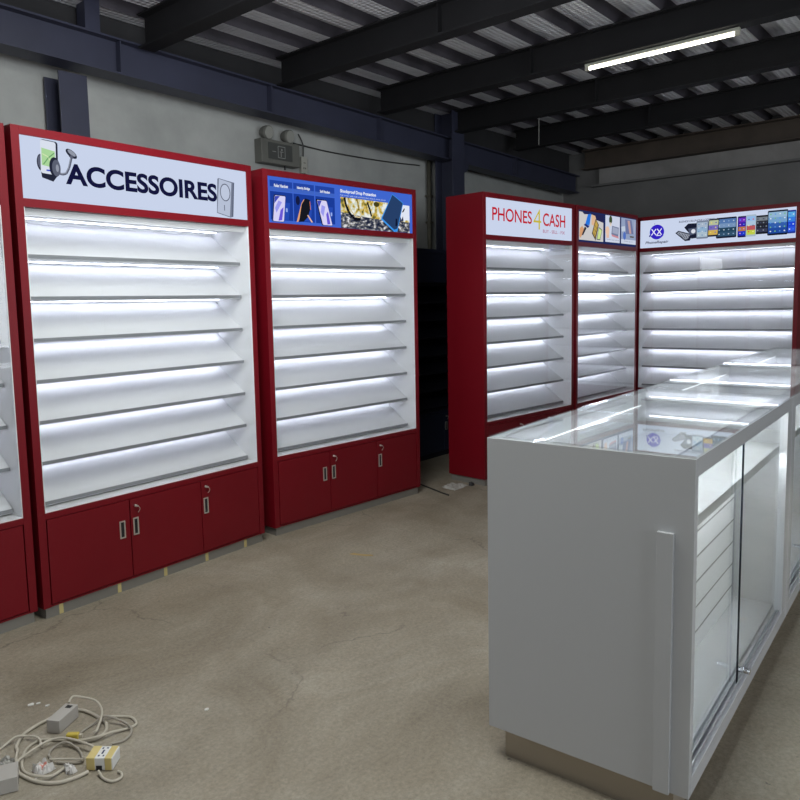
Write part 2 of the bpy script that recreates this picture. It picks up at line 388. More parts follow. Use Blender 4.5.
def rrect(x0, x1, z0, z1, r, k=4):
    out = []
    for cx, cz, a in ((x1-r, z1-r, 0), (x0+r, z1-r, 90), (x0+r, z0+r, 180), (x1-r, z0+r, 270)):
        for i in range(k+1): t = math.radians(a+90*i/k); out.append((cx+r*math.cos(t), cz+r*math.sin(t)))
    return out
def picture(name, parent): 
    mb = MB(); mb.keep = True
    return mb, (lambda lab=None: tag(mb.build(name, parent), lab))

def art_accessories(par):
    textmesh('lettering', 'ACCESSOIRES', .262, 1.222, 2.153, 2.258, .002, ink(22, 24, 62), par, bold=.034)
    mb, fin = picture('phone_holder_picture', par)
    D = ink(38, 42, 60); G = ink(95, 100, 118); LG = ink(150, 156, 172)
    P(mb, ell(.142, 2.243, .022, .04), D, 1); P(mb, ell(.138, 2.246, .014, .03), G, 1.3)
    P(mb, [(.138, 2.20), (.142, 2.172), (.198, 2.158), (.222, 2.188), (.205, 2.2)], D, 1)
    P(mb, rot(rrect(.142, .228, 2.185, 2.352, .012), .185, 2.27, -.04), D, 1.8)
    P(mb, rot(rrect(.140, .218, 2.192, 2.349, .01), .18, 2.27, -.04), ink(225, 232, 245), 2)
    P(mb, rot([(.145, 2.23), (.213, 2.225), (.213, 2.305), (.145, 2.312)], .18, 2.27, -.04), ink(176, 220, 160), 2.2)
    stroke(mb, [(.152, 2.235), (.18, 2.27), (.21, 2.295)], .005, ink(110, 165, 110), 2.4)
    stroke(mb, [(.15, 2.285), (.175, 2.275), (.2, 2.24)], .004, ink(225, 240, 190), 2.4)
    P(mb, rrect(.165, .19, 2.205, 2.213, .003), ink(70, 90, 200), 2.5)
    P(mb, ell(.209, 2.228, .028, .048), D, 2.6); P(mb, ell(.217, 2.225, .022, .04), G, 2.8); P(mb, ell(.222, 2.225, .008, .018), LG, 3)
    stroke(mb, [(.225, 2.205), (.245, 2.198), (.268, 2.205), (.285, 2.235), (.300, 2.285)], .012, G, 2)
    stroke(mb, [(.228, 2.207), (.246, 2.201), (.266, 2.208), (.282, 2.237), (.297, 2.285)], .004, LG, 2.2)
    P(mb, rot(ell(.301, 2.305, .033, .017), .301, 2.305, -.55), D, 2.3); P(mb, rot(ell(.303, 2.309, .024, .010), .303, 2.309, -.55), LG, 2.5)
    P(mb, [(.285, 2.292), (.30, 2.28), (.312, 2.284), (.306, 2.3)], G, 2.6)
    fin('grey phone holder with a green map phone')
    mb, fin = picture('power_bank_picture', par)
    P(mb, [(.262, 2.296), (.352, 2.272), (.352, 2.072), (.322, 2.07)][:0] or [(1.24, 2.296), (1.362, 2.282), (1.345, 2.078), (1.325, 2.070), (1.218, 2.090), (1.232, 2.29)], ink(120, 128, 148), 1)
    P(mb, [(1.243, 2.292), (1.340, 2.278), (1.318, 2.076), (1.222, 2.094)], ink(188, 198, 220), 2)
    ringpoly(mb, 1.287, 2.216, .040, .052, .0055, ink(90, 96, 115), 3)
    P(mb, ell(1.287, 2.216, .033, .045), ink(196, 206, 228), 3)
    P(mb, rrect(1.274, 1.280, 2.108, 2.142, .003), ink(105, 112, 130), 3)
    P(mb, [(1.352, 2.28), (1.362, 2.282), (1.345, 2.078), (1.336, 2.074)], ink(90, 98, 120), 2)
    fin('silver power bank with a ring')

def art_blue(par):
    mb, fin = picture('feature_panels', par)
    for x0, x1 in ((.058, .245), (.253, .434), (.445, .622)):
        P(mb, [(x0, 2.085), (x1, 2.085), (x1, 2.265), (x0, 2.265)], ink(28, 62, 158), 1)
        P(mb, [(x0, 2.272), (x1, 2.272), (x1, 2.295), (x0, 2.295)], ink(66, 104, 200), 1)
        P(mb, [(x0, 2.295), (x1, 2.295), (x1, 2.335), (x0, 2.335)], ink(36, 70, 168), 1)
        P(mb, [((x0+x1)/2-.05, 2.09), ((x0+x1)/2+.055, 2.09), ((x0+x1)/2+.07, 2.2), ((x0+x1)/2-.04, 2.2)], ink(40, 78, 185), 1.3)
    fin()
    W_ = ink(240, 244, 255)
    textmesh('lettering', 'Relax Handset', .092, .207, 2.294, 2.314, .003, W_, par, bold=.03)
    textmesh('lettering', 'Identity Bridge', .284, .396, 2.293, 2.316, .003, W_, par, bold=.03)
    textmesh('lettering', 'Soft Handset', .487, .578, 2.291, 2.310, .003, W_, par, bold=.03)
    textmesh('lettering', 'Shockproof Drop Protection', .676, 1.036, 2.303, 2.333, .003, W_, par, bold=.035)
    textmesh('lettering', 'Full cover with soft corners that absorb every shock', .676, 1.14, 2.284, 2.298, .003, ink(205, 216, 250), par)
    L1 = ink(222, 218, 255); V = ink(110, 92, 222); V2 = ink(160, 160, 246)
    def ph(q, lean, body):
        mb, fin = picture('phone_picture', par); cx = q
        def T(p): return [(x+lean*(z-2.155), z) for x, z in p]
        P(mb, T(rrect(cx-.052, cx+.047, 2.073, 2.246, .008)), body, 2)
        P(mb, T(rrect(cx-.043, cx+.045, 2.076, 2.240, .008)), L1, 2.4)
        P(mb, T([(cx-.042, 2.19), (cx+.0, 2.238), (cx-.02, 2.238), (cx-.042, 2.235)]), ink(70, 80, 190), 2.6)
        P(mb, T([(cx-.02, 2.13), (cx+.02, 2.2), (cx-.01, 2.21), (cx-.035, 2.16)]), V2, 2.6)
        P(mb, T([(cx+.0, 2.08), (cx+.03, 2.085), (cx+.035, 2.17), (cx+.012, 2.15)]), V, 2.6)
        P(mb, rrect(cx+.055, cx+.07, 2.14, 2.165, .004), ink(150, 175, 240), 2.6)
        fin()
    ph(.128, .12, ink(40, 52, 96)); ph(.525, -.30, ink(14, 18, 36))
    mb, fin = picture('phone_stand_picture', par)
    P(mb, ell(.288, 2.222, .018, .03), ink(22, 30, 70), 2)
    P(mb, [(.288, 2.085), (.272, 2.08), (.318, 2.205), (.34, 2.235), (.352, 2.225)], ink(238, 170, 120), 2)
    P(mb, [(.292, 2.082), (.320, 2.2), (.352, 2.242), (.392, 2.235), (.394, 2.17), (.372, 2.12), (.335, 2.088)], ink(24, 26, 34), 2.4)
    P(mb, [(.366, 2.13), (.374, 2.135), (.415, 2.088), (.402, 2.085)], ink(236, 190, 160), 2.6)
    stroke(mb, [(.392, 2.225), (.397, 2.17)], .004, ink(240, 140, 90), 2.7)
    fin('black phone on a stand with orange edge')
    mb, fin = picture('cycling_picture', par)
    fo = backlit_noise('autumn_foliage_film', [(.28, (60, 58, 44)), (.38, (120, 118, 60)), (.47, (226, 190, 84)), (.53, (206, 214, 190)), (.60, (244, 246, 240))], 22)
    rk = backlit_noise('gravel_film', [(.36, (24, 30, 52)), (.47, (66, 72, 92)), (.55, (128, 126, 122)), (.64, (226, 226, 232))], 26, (1, 1, 1.8))
    P(mb, [(.678, 2.15), (1.405, 2.13), (1.405, 2.268), (1.18, 2.276), (.678, 2.280)], fo, 1)
    P(mb, [(.678, 2.066), (1.405, 2.066), (1.405, 2.145), (1.0, 2.15), (.678, 2.175)], rk, 1.4)
    P(mb, [(1.27, 2.16), (1.405, 2.16), (1.405, 2.272), (1.27, 2.274)], ink(232, 238, 252), 1.6)
    K = ink(18, 18, 24)
    stroke(mb, [(.715, 2.279), (.728, 2.23), (.752, 2.185), (.79, 2.148), (.83, 2.132), (.87, 2.138)], .020, K, 2)
    stroke(mb, [(.745, 2.275), (.757, 2.23), (.785, 2.185), (.825, 2.152), (.862, 2.150), (.882, 2.17)], .009, ink(216, 196, 150), 2.2)
    stroke(mb, [(.882, 2.165), (.884, 2.278)], .004, ink(225, 210, 150), 2.3)
    stroke(mb, [(.945, 2.262), (.97, 2.21), (.985, 2.165)], .016, K, 2.2); stroke(mb, [(.84, 2.277), (.86, 2.2)], .006, ink(60, 48, 30), 2.2)
    P(mb, ell(1.04, 2.255, .03, .018), ink(70, 66, 26), 2)
    P(mb, [(1.315, 2.215), (1.345, 2.25), (1.352, 2.246), (1.338, 2.222)], K, 2)
    P(mb, [(1.29, 2.145), (1.30, 2.19), (1.31, 2.16), (1.33, 2.19), (1.335, 2.15)], ink(60, 66, 92), 2)
    fin('bicycle wheel on gravel before yellow leaves')
    mb, fin = picture('phone_picture', par)
    P(mb, [(1.213, 2.345), (1.335, 2.288), (1.262, 2.070), (1.226, 2.066), (1.085, 2.150), (1.09, 2.165)], ink(58, 150, 238), 2.8)
    P(mb, [(1.213, 2.340), (1.328, 2.286), (1.262, 2.092), (1.226, 2.082), (1.098, 2.158)], ink(40, 66, 108), 3)
    P(mb, [(1.240, 2.11), (1.262, 2.11), (1.262, 2.165), (1.245, 2.165)], ink(16, 24, 52), 3.3)
    fin('dark blue phone with glowing blue corners')

def art_cash(par):
    R_ = ink(196, 24, 46)
    textmesh('lettering', 'PHONES', .125, .690, 2.182, 2.290, .003, R_, par, bold=.012)
    textmesh('lettering', 'CASH', .862, 1.225, 2.178, 2.290, .003, R_, par, bold=.012)
    tag(textmesh('numeral', '4', .712, .832, 2.142, 2.316, .002, ink(206, 190, 60), par, bold=-.012), 'thin yellow numeral')
    textmesh('lettering', 'BUY - SELL - FIX', .862, 1.218, 2.118, 2.146, .003, ink(176, 70, 110), par)

def art_repairs(par):
    mb, fin = picture('film_background', par)
    P(mb, [(.042, 2.067), (1.40, 2.067), (1.40, 2.358), (.042, 2.358)], ink(34, 44, 92), 1); fin()
    mb, fin = picture('card_payment_picture', par)
    P(mb, [(.055, 2.085), (.570, 2.085), (.570, 2.345), (.055, 2.345)], ink(208, 206, 206), 1.4)
    P(mb, [(.12, 2.345), (.57, 2.345), (.57, 2.27), (.40, 2.29), (.30, 2.335), (.16, 2.325)], ink(38, 40, 84), 1.6)
    P(mb, [(.18, 2.235), (.235, 2.33), (.30, 2.34), (.30, 2.325), (.27, 2.225)], ink(40, 120, 226), 2)
    P(mb, [(.15, 2.225), (.18, 2.24), (.27, 2.22), (.235, 2.20)], ink(34, 52, 120), 2.2)
    P(mb, [(.06, 2.12), (.07, 2.19), (.12, 2.215), (.155, 2.19), (.12, 2.13), (.08, 2.10)], ink(216, 160, 118), 2)
    P(mb, [(.17, 2.21), (.21, 2.2), (.14, 2.13), (.11, 2.13)], ink(50, 50, 60), 2.1)
    P(mb, [(.32, 2.335), (.39, 2.325), (.43, 2.27), (.36, 2.23), (.31, 2.24)], ink(226, 186, 152), 1.9)
    P(mb, [(.40, 2.30), (.47, 2.245), (.40, 2.09), (.32, 2.155)], ink(82, 72, 56), 2.2)
    P(mb, [(.405, 2.285), (.45, 2.245), (.39, 2.12), (.34, 2.16)], ink(196, 164, 80), 2.4)
    for i in range(3): stroke(mb, [(.36+.016*i, 2.165+.035*i), (.395+.014*i, 2.135+.035*i)], .008, ink(110, 92, 60), 2.6)
    P(mb, [(.47, 2.225), (.545, 2.20), (.50, 2.10), (.42, 2.10)], ink(60, 80, 84), 2.1); P(mb, [(.472, 2.215), (.535, 2.195), (.495, 2.108), (.435, 2.108)], ink(208, 228, 150), 2.3)
    fin('hand with blue card phone and payment terminal')
    mb, fin = picture('laptop_picture', par)
    P(mb, [(.617, 2.09), (.955, 2.09), (.955, 2.352), (.617, 2.352)], ink(208, 216, 236), 1.4)
    P(mb, ell(.735, 2.31, .036, .042), ink(60, 78, 50), 2); P(mb, [(.72, 2.25), (.75, 2.25), (.76, 2.285), (.712, 2.285)], ink(232, 214, 200), 2)
    P(mb, [(.77, 2.255), (.93, 2.245), (.92, 2.155), (.755, 2.17)], ink(120, 130, 160), 2); P(mb, [(.785, 2.245), (.915, 2.235), (.908, 2.175), (.775, 2.185)], ink(164, 172, 196), 2.2)
    P(mb, [(.755, 2.17), (.92, 2.155), (.93, 2.135), (.77, 2.15)], ink(206, 140, 150), 2.2)
    P(mb, ell(.665, 2.20, .045, .045), ink(236, 200, 176), 2); P(mb, [(.64, 2.13), (.70, 2.13), (.70, 2.21), (.64, 2.21)], ink(232, 190, 168), 1.9)
    fin('laptop and plant on white')
    textmesh('lettering', 'Trade in your phone', .64, .93, 2.108, 2.122, .003, ink(110, 120, 150), par)
    mb, fin = picture('repair_bench_picture', par)
    P(mb, [(.987, 2.09), (1.357, 2.09), (1.357, 2.352), (.987, 2.352)], ink(150, 164, 196), 1.4)
    P(mb, [(.987, 2.09), (1.357, 2.09), (1.357, 2.135), (.987, 2.135)], ink(206, 214, 234), 1.6)
    P(mb, [(1.08, 2.34), (1.24, 2.34), (1.30, 2.20), (1.10, 2.19)], ink(112, 122, 164), 1.8); P(mb, [(1.14, 2.33), (1.20, 2.33), (1.24, 2.20), (1.19, 2.20)], ink(196, 160, 160), 2)
    P(mb, ell(1.07, 2.17, .035, .04), ink(84, 116, 196), 2); P(mb, [(.99, 2.26), (1.08, 2.27), (1.09, 2.22), (1.0, 2.21)], ink(196, 208, 226), 2)
    P(mb, [(1.20, 2.175), (1.31, 2.175), (1.30, 2.16), (1.21, 2.16)], ink(90, 84, 70), 2); stroke(mb, [(1.33, 2.33), (1.31, 2.2)], .02, ink(176, 180, 206), 2)
    fin('blue tinted repair bench')
    textmesh('lettering', 'Quick repairs', 1.06, 1.28, 2.108, 2.122, .003, ink(110, 120, 150), par)

def art_phonerepair(par, o=.05):
    def X(p): return [(x+o, z) for x, z in p]
    mb, fin = picture('round_logo', par)
    P(mb, ell(.172+o, 2.228, .078, .078, 40), ink(52, 34, 196), 1)
    Wt = ink(236, 236, 255)
    for a in (-.035, .025):
        stroke(mb, X([(.172+a-.022, 2.262), (.172+a+.026, 2.196)]), .010, Wt, 2); stroke(mb, X([(.172+a+.026, 2.262), (.172+a-.024, 2.196)]), .010, Wt, 2.2)
    stroke(mb, X([(.165, 2.19), (.215, 2.19)]), .008, Wt, 2)
    P(mb, ell(.095+o, 2.19, .008, .010), ink(50, 40, 130), 1); P(mb, ell(.235+o, 2.185, .005, .006), ink(90, 80, 190), 1); stroke(mb, X([(.145, 2.31), (.148, 2.322)]), .004, ink(60, 60, 120), 1)
    fin('round violet logo with white strokes')
    textmesh('lettering', 'PhoneRepair', .048+o, .300+o, 2.098, 2.135, .003, ink(66, 70, 92), par, shear=.2, bold=.02)
    textmesh('lettering', 'BUSINESS CELLPHONE LOGISTICS', .405+o, .765+o, 2.303, 2.323, .003, ink(70, 74, 98), par, bold=.01)
    D = ink(26, 30, 50)
    def scr(x0, x1, z0, z1, body, cols, icons=None, lean=0, ly=1.0):
        mb, fin = picture('phone_picture', par)
        def T(p): return [(x+o+lean*(z-(z0+z1)/2), z) for x, z in p]
        P(mb, T(rrect(x0, x1, z0, z1, .010)), body, ly)
        k = len(cols); a, b = z0+.018, z1-.016
        for i, c in enumerate(cols):
            P(mb, T([(x0+.007, b-(b-a)*(i+1)/k), (x1-.007, b-(b-a)*(i+1)/k), (x1-.007, b-(b-a)*i/k), (x0+.007, b-(b-a)*i/k)]), c, ly+.3)
        if icons:
            nc, nr, ic = icons; s = .006
            for i in range(nc):
                for j in range(nr):
                    cx = x0+.007+(x1-x0-.014)*(i+.5)/nc; cz = a+(b-a)*(j+.5)/nr
                    P(mb, T(rrect(cx-s, cx+s, cz-s*.9, cz+s*.9, .002, 2)), ic[(i+j) % len(ic)], ly+.5)
        fin()
    mb, fin = picture('folding_phone_picture', par)
    P(mb, X([(.368, 2.20), (.40, 2.222), (.545, 2.175), (.52, 2.112), (.47, 2.11)]), D, 1); P(mb, X([(.385, 2.198), (.405, 2.21), (.52, 2.172), (.50, 2.13), (.47, 2.125)]), ink(150, 156, 170), 1.2)
    for i in range(4): stroke(mb, X([(.405+.03*i, 2.200-.008*i), (.45+.022*i, 2.140-.004*i)]), .005, ink(50, 54, 70), 1.4)
    P(mb, X([(.46, 2.25), (.50, 2.288), (.585, 2.285), (.60, 2.27), (.60, 2.135), (.535, 2.13), (.51, 2.19)]), D, 1.5); P(mb, X([(.50, 2.235), (.585, 2.24), (.585, 2.18), (.52, 2.165)]), ink(84, 92, 116), 1.7)
    P(mb, ell(.553+o, 2.205, .022, .022), ink(222, 226, 236), 1.9)
    fin('black open folding phone')
    scr(.585, .702, 2.122, 2.305, ink(122, 134, 156), [ink(170, 186, 206), ink(148, 180, 210), ink(176, 196, 210)], (3, 4, [ink(210, 220, 230), ink(100, 140, 190)]), 0, 2)
    scr(.700, .805, 2.135, 2.315, ink(34, 38, 56), [ink(186, 196, 160), ink(120, 110, 190), ink(214, 180, 90)], (2, 3, [ink(236, 214, 110), ink(90, 80, 180)]), .06, 2.4)
    scr(.780, .975, 2.112, 2.318, D, [ink(86, 122, 176), ink(120, 150, 190), ink(40, 70, 92), ink(52, 84, 110)], (4, 4, [ink(196, 210, 226), ink(140, 170, 206)]), 0, 1)
    scr(.985, 1.066, 2.106, 2.315, ink(34, 28, 84), [ink(110, 50, 190), ink(60, 34, 170), ink(190, 120, 70), ink(36, 52, 196)], (2, 4, [ink(220, 150, 220), ink(90, 140, 250)]), 0, 2)
    scr(1.062, 1.155, 2.108, 2.322, ink(170, 190, 206), [ink(150, 190, 236), ink(176, 202, 226), ink(190, 90, 96), ink(196, 210, 80)], (2, 3, [ink(222, 60, 60), ink(234, 236, 150), ink(80, 90, 110)]), 0, 2.5)
    scr(1.150, 1.268, 2.125, 2.306, ink(24, 26, 34), [ink(120, 128, 136), ink(44, 46, 56), ink(34, 36, 46), ink(56, 60, 84)], (4, 4, [ink(136, 146, 160), ink(60, 70, 96)]), 0, 1.6)
    scr(1.258, 1.436, 2.104, 2.342, ink(22, 30, 50), [ink(150, 186, 216), ink(120, 164, 208), ink(52, 96, 176), ink(36, 76, 160)], (4, 5, [ink(226, 236, 246), ink(120, 190, 120), ink(90, 150, 230)]), 0, 2.6)
    scr(1.430, 1.505, 2.110, 2.330, ink(30, 56, 150), [ink(96, 176, 232), ink(60, 130, 226), ink(34, 70, 214), ink(50, 90, 226)], (2, 4, [ink(206, 226, 250), ink(60, 120, 240)]), 0, 2)

# ------------------------------------------------------------------ display cabinets
TIERS = [1.807, 1.601, 1.394, 1.187, .981, .774, .568]
def cabinet(name, x, y, a, wd, label, art=None, film=None, tapes=(), lit=True, dp=.45, doors=True, group='tall tiered display cabinets'):
    body, liner, shelf, strip, kick = (RED, LINER, SHELFW, STRIP, STEEL) if lit else (NAVY, NAVYD, NAVYD, NAVYD, NAVYD)
    r = empty(name, (x, y, 0), a); tag(r, label, 'display cabinet', group); f = .04
    m = MB()
    for x0, x1 in ((0, f), (wd-f, wd)): m.box(x0, x1, 0, dp, .055, 2.4, body)
    m.box(f, wd-f, 0, dp, 2.36, 2.4, body); m.box(f, wd-f, 0, .03, 2.025, 2.065, body); m.box(f, wd-f, 0, .03, .503, .535, body)
    m.box(f, wd-f, dp-.012, dp, .055, 2.36, body); m.box(f, wd-f, .004, dp-.012, .055, .065, body); m.box(f, wd-f, .03, dp-.012, .50, .518, body)
    m.build('carcass', r, .0012)
    MB().box(.015, wd-.015, .012, dp-.01, .0, .055, kick).build('plinth', r)
    pl = r.children[-1] if r.children else None
    for tx in tapes:
        tag(MB().box(tx, tx+.022, .0112, .012, .002, .054, TAPE).build('tape_piece', pl), 'yellow tape')
    m = MB()
    m.box(f, f+.004, .002, dp-.02, .535, 2.025, liner); m.box(wd-f-.004, wd-f, .002, dp-.02, .535, 2.025, liner)
    m.box(f+.004, wd-f-.004, .36, .372, .535, 2.025, liner); m.box(f+.004, wd-f-.004, .002, .36, .520, .5395, liner); m.box(f+.004, wd-f-.004, .032, .36, 2.018, 2.024, liner)
    m.box(f+.004, wd-f-.004, .03, .034, 1.99, 2.018, liner)
    m.build('liner', r)
    # first tier with its strip and light, then copies
    X0, X1 = f+.006, wd-f-.006
    s0 = MB().prism([(.09, -.02), (.09, 0), (.352, .182), (.352, -.02)], X0, X1, shelf, 'x').build('display_shelf', r, loc=(0, 0, TIERS[0]))
    e0 = MB().box(X0, X1, .084, .0898, -.015, .002, strip).build('edge_strip', s0)
    l0 = MB().box(X0+.01, X1-.01, .290, .296, -.0240, -.0203, LED).build('led_strip', s0) if lit else None
    for z in TIERS[1:]:
        s = copy_obj(s0, r, z-TIERS[0]); copy_obj(e0, s)
        if l0: copy_obj(l0, s)
    if lit:
        t = MB().box(X0, X1, .04, .355, 2.008, 2.0178, shelf).build('top_board', r)
        MB().box(X0+.01, X1-.01, .290, .296, 2.0042, 2.0078, LED).build('led_strip', t)
        MB().box(X0+.01, X1-.06, .150, .155, 2.0045, 2.0078, LEDT).build('led_strip', t)
        MB().box(f+.001, wd-f-.001, .0035, .0075, .537, 2.024, GLASS).build('glass_pane', r)
    # sign
    if film:
        sg = MB().box(f+.001, wd-f-.001, .006, .026, 2.066, 2.359, film).build('light_box_sign', r)
        art(sg)
    else:
        MB().box(f, wd-f, .006, .026, 2.065, 2.36, body).build('header_panel', r)
    # doors
    if doors:
        g = .003; e = [f+.006, f+(wd-2*f)*.333, f+(wd-2*f)*.675, wd-f-.006]
        for i in range(3):
            d = MB().box(e[i]+g*(i > 0), e[i+1]-g*(i < 2), 0, .018, .070, .500, body).build('door', r, .001)
            hx = e[i+1]-.052 if i == 0 else e[i]+.032
            zc = .345 if i < 2 else .348
            h = MB()
            w2, h2, t = .017, .048, .007
            h.box(hx-w2, hx+w2, -.004, .0005, zc+h2-t, zc+h2, NICKEL); h.box(hx-w2, hx+w2, -.004, .0005, zc-h2, zc-h2+t, NICKEL)
            h.box(hx-w2, hx-w2+t, -.004, .0005, zc-h2+t, zc+h2-t, NICKEL); h.box(hx+w2-t, hx+w2, -.004, .0005, zc-h2+t, zc+h2-t, NICKEL)
            h.box(hx-w2+t, hx+w2-t, -.001, .0, zc-h2+t, zc+h2-t, BLACK)
            h.build('handle', d)
            if i:
                k = MB(); k.tube([(hx+.002, -.012, zc+.115), (hx+.002, .001, zc+.115)], .007, NICKEL, 14)
                k.box(hx-.004, hx+.008, -.026, -.012, zc+.112, zc+.117, NICKEL)
                k.tube(bez([(hx+.006, -.022, zc+.113), (hx+.018, -.020, zc+.10), (hx+.020, -.012, zc+.085), (hx+.014, -.006, zc+.075)], 5), .0018, NICKEL, 6)
                k.build('lock', d)
        MB().box(f+.002, wd-f-.002, .019, .024, .066, .499, GAP).build('door_backing', r)
    return r
cabinet('display_cabinet', .231, 3.502, 0, 1.5, 'red tiered display cabinet cut off by the left edge of the photo', lambda p: None, SIGNW)
cabinet('display_cabinet', 1.7534, 3.4872, 0, 1.502, 'red tiered display cabinet with white sign reading ACCESSOIRES', art_accessories, SIGNW,
        tapes=(.085, .42, .72, 1.02, 1.33))
cabinet('display_cabinet', 3.3574, 3.4931, -.1093, 1.479, 'red tiered display cabinet with blue sign of phones and a bicycle wheel', art_blue, ink(66, 106, 214))
cabinet('display_cabinet', 5.2945, 3.0062, -.1358, 1.382, 'red tiered display cabinet with white sign reading PHONES 4 CASH', art_cash, SIGNW, dp=.385)
cabinet('display_cabinet', 6.690, 2.8100, -.0689, 1.398, 'red tiered display cabinet in the corner with a sign of three small pictures', art_repairs, ink(34, 44, 92), dp=.40)
ea = -1.650664
cabinet('display_cabinet', 8.287-.06*math.cos(ea), 2.736-.06*math.sin(ea), ea, 1.598, 'red tiered display cabinet facing left with the PhoneRepair sign', art_phonerepair, SIGNW)
cabinet('display_cabinet', 5.20, 4.03, A3, 1.5, 'unlit navy display cabinet in the gap behind the red phones cabinet', lit=False, dp=.36, doors=True, group=None)
for o in list(col.objects):
    if o.name.startswith('display_cabinet') and 'navy' in o.get('label', ''):
        o.scale = (1, 1, 2.04/2.4)

# ------------------------------------------------------------------ glass counters
YL, YR, ZT, ZP = 1.178, .536, 1.089, .104
def counter(x0, x1, label, first=False):
    r = empty('glass_counter', (x0, 0, 0), .009*0); tag(r, label, 'display counter', 'row of white glass-topped counters'); L_ = x1-x0; Wt = CWHITE; t = .03
    m = MB()
    m.box(0, t, YR, YL, ZP, ZT-.0, Wt); m.box(L_-t, L_-.001, YR, YL, ZP, ZT, Wt)
    m.box(t, L_-t, YL-t, YL, ZP, ZT, Wt)                                   # customer side
    m.box(t, L_-t, YR+.045, YL-t, ZP, .165, Wt); m.box(t, L_-t, YR, YR+.045, ZP, .158, Wt)
    m.build('cabinet_body', r, .0015)
    m = MB()
    m.box(t, L_-t, YL-.042, YL-t, ZT-.05, ZT, Wt); m.box(t, L_-t, YR, YR+.058, ZT-.052, ZT, Wt)
    m.box(t, t+.001, YR+.058, YL-.042, ZT-.05, ZT, Wt); m.box(L_-.07, L_-t, YR+.058, YL-.042, ZT-.05, ZT, Wt)
    m.box(L_-.10, L_-t, YR, YR+.03, .158, ZT-.052, Wt)
    if not first: m.box(t, .08, YR, YR+.03, .158, ZT-.052, Wt)
    m.build('frame', r, .0012)
    MB().box(.003, L_-.003, YR+.003, YL-.003, ZT+.0003, ZT+.0053, GLASS2).build('glass_top', r)
    m = MB(); GK = pbr('grey_gasket', (.10, .10, .11), .4); m.box(.03, L_-.03, YL-.0425, YL-.0345, ZT-.0003, ZT+.0002, GK); m.box(.03, L_-.03, YR+.052, YR+.060, ZT-.002, ZT+.0002, GK); m.box(.0301, .034, YR+.062, YL-.0425, ZT-.004, ZT+.0002, GK); m.build('gasket', r)
    MB().box(.03 if first else .0, L_, YR+.05, YL-.046, 0, ZP, KICK).build('plinth', r)
    sh = MB().box(t, L_-t, YR+.035, YL-t, .855, .888, Wt).build('shelf', r)
    MB().box(t+.02, L_-.12, YL-t-.007, YL-t-.002, 1.024, 1.028, LEDC).build('led_strip', r)
    MB().box(t+.02, L_-.12, YR+.066, YR+.076, 1.029, 1.036, LEDFILL).build('led_strip', r)  # added fill strip tucked behind the frame, lights the shelf
    MB().box(t+.02, L_-.12, YL-t-.014, YL-t-.002, .844, .8545, LEDC).build('led_strip', r)  # extra strip added under the shelf to brighten the lower bay
    MB().box(t+.02, L_-.12, YR+.05, YR+.06, .846, .8545, LEDFILL).build('led_strip', r)  # added fill strip for the lower bay
    m = MB()
    m.box(t, L_-.1, YR+.010, YR+.013, .158, .172, ALU); m.box(t, L_-.1, YR+.024, YR+.027, .158, .172, ALU); m.box(t, L_-.1, YR+.041, YR+.044, .158, .176, ALU)
    m.build('door_track', r)
    mid = t+(L_-t-.1)*.48
    g1 = MB().box(t+.002, mid+.02, YR+.0285, YR+.0335, .160, ZT-.053, GLASS2).build('glass_door', r)
    g2 = MB().box(mid-.03, L_-.102, YR+.0145, YR+.0195, .160, ZT-.053, GLASS2).build('glass_door', r)
    MB().box(mid-.034, mid-.0302, YR+.0140, YR+.0200, .160, ZT-.053, GEDGE).build('polished_edge', g2)
    k = MB(); k.tube([(mid-.03, YR-.02, .215), (mid-.03, YR+.013, .215)], .0095, CHROME, 16); k.tube([(mid-.03, YR-.024, .215), (mid-.03, YR-.02, .215)], .011, CHROME, 16)
    k.build('lock', g2)
    if first:
        MB().box(-.014, 0, .588, .633, ZP, .875, Wt).build('end_trim', r, .001)
        gp = MB(); GR = pbr('panel_line', (.20, .205, .21), .5)
        gx = L_-.12
        gp.box(t, L_-.105, .735, .75, .166, .854, WHITE)
        for z in (.64, .54, .44, .34, .24): gp.box(t+.001, L_-.11, .7335, .7349, z, z+.007, GR)  # thin grey lines across the inner board
        gp.build('lined_panel', r)
    return r
counter(2.090, 3.60, 'white glass-topped counter nearest the camera, its plain end panel in view', True)
counter(3.601, 5.24, 'middle white glass-topped counter, directly behind the nearest one')
counter(5.241, 6.88, 'farthest white glass-topped counter, close to the PhoneRepair cabinet')

# ------------------------------------------------------------------ emergency light on the left wall
ex, ey = BF(4.22, 4.735); r = empty('emergency_light', (ex, ey, 2.78), A3)
EG = pbr('dusty_grey_case', (.11, .112, .10), .6, var=.2); EL = pbr('dusty_lens', (.27, .275, .25), .35)
MB().box(-.20, .22, -.09, -.001, -.095, .095, EG).build('case', r, .006)
MB().box(-.13, .13, -.094, -.0905, -.06, .07, pbr('dark_label_plate', (.055, .058, .055), .5)).build('face_plate', r)
m = MB()
GL = pbr('faded_pictogram', (.24, .25, .24), .6)
m.box(-.03, .05, -.0955, -.0945, .045, .05, GL); m.box(-.03, .05, -.0955, -.0945, -.045, -.04, GL); m.box(-.03, -.025, -.0955, -.0945, -.04, .045, GL); m.box(.045, .05, -.0955, -.0945, -.04, .045, GL)
m.box(.005, .02, -.0955, -.0945, .015, .03, GL); m.box(-.01, .03, -.0955, -.0945, .003, .008, GL); m.box(.0, .008, -.0955, -.0945, -.035, .003, GL); m.box(-.09, -.05, -.0955, -.0945, -.002, .003, GL)
m.build('pictogram', r)
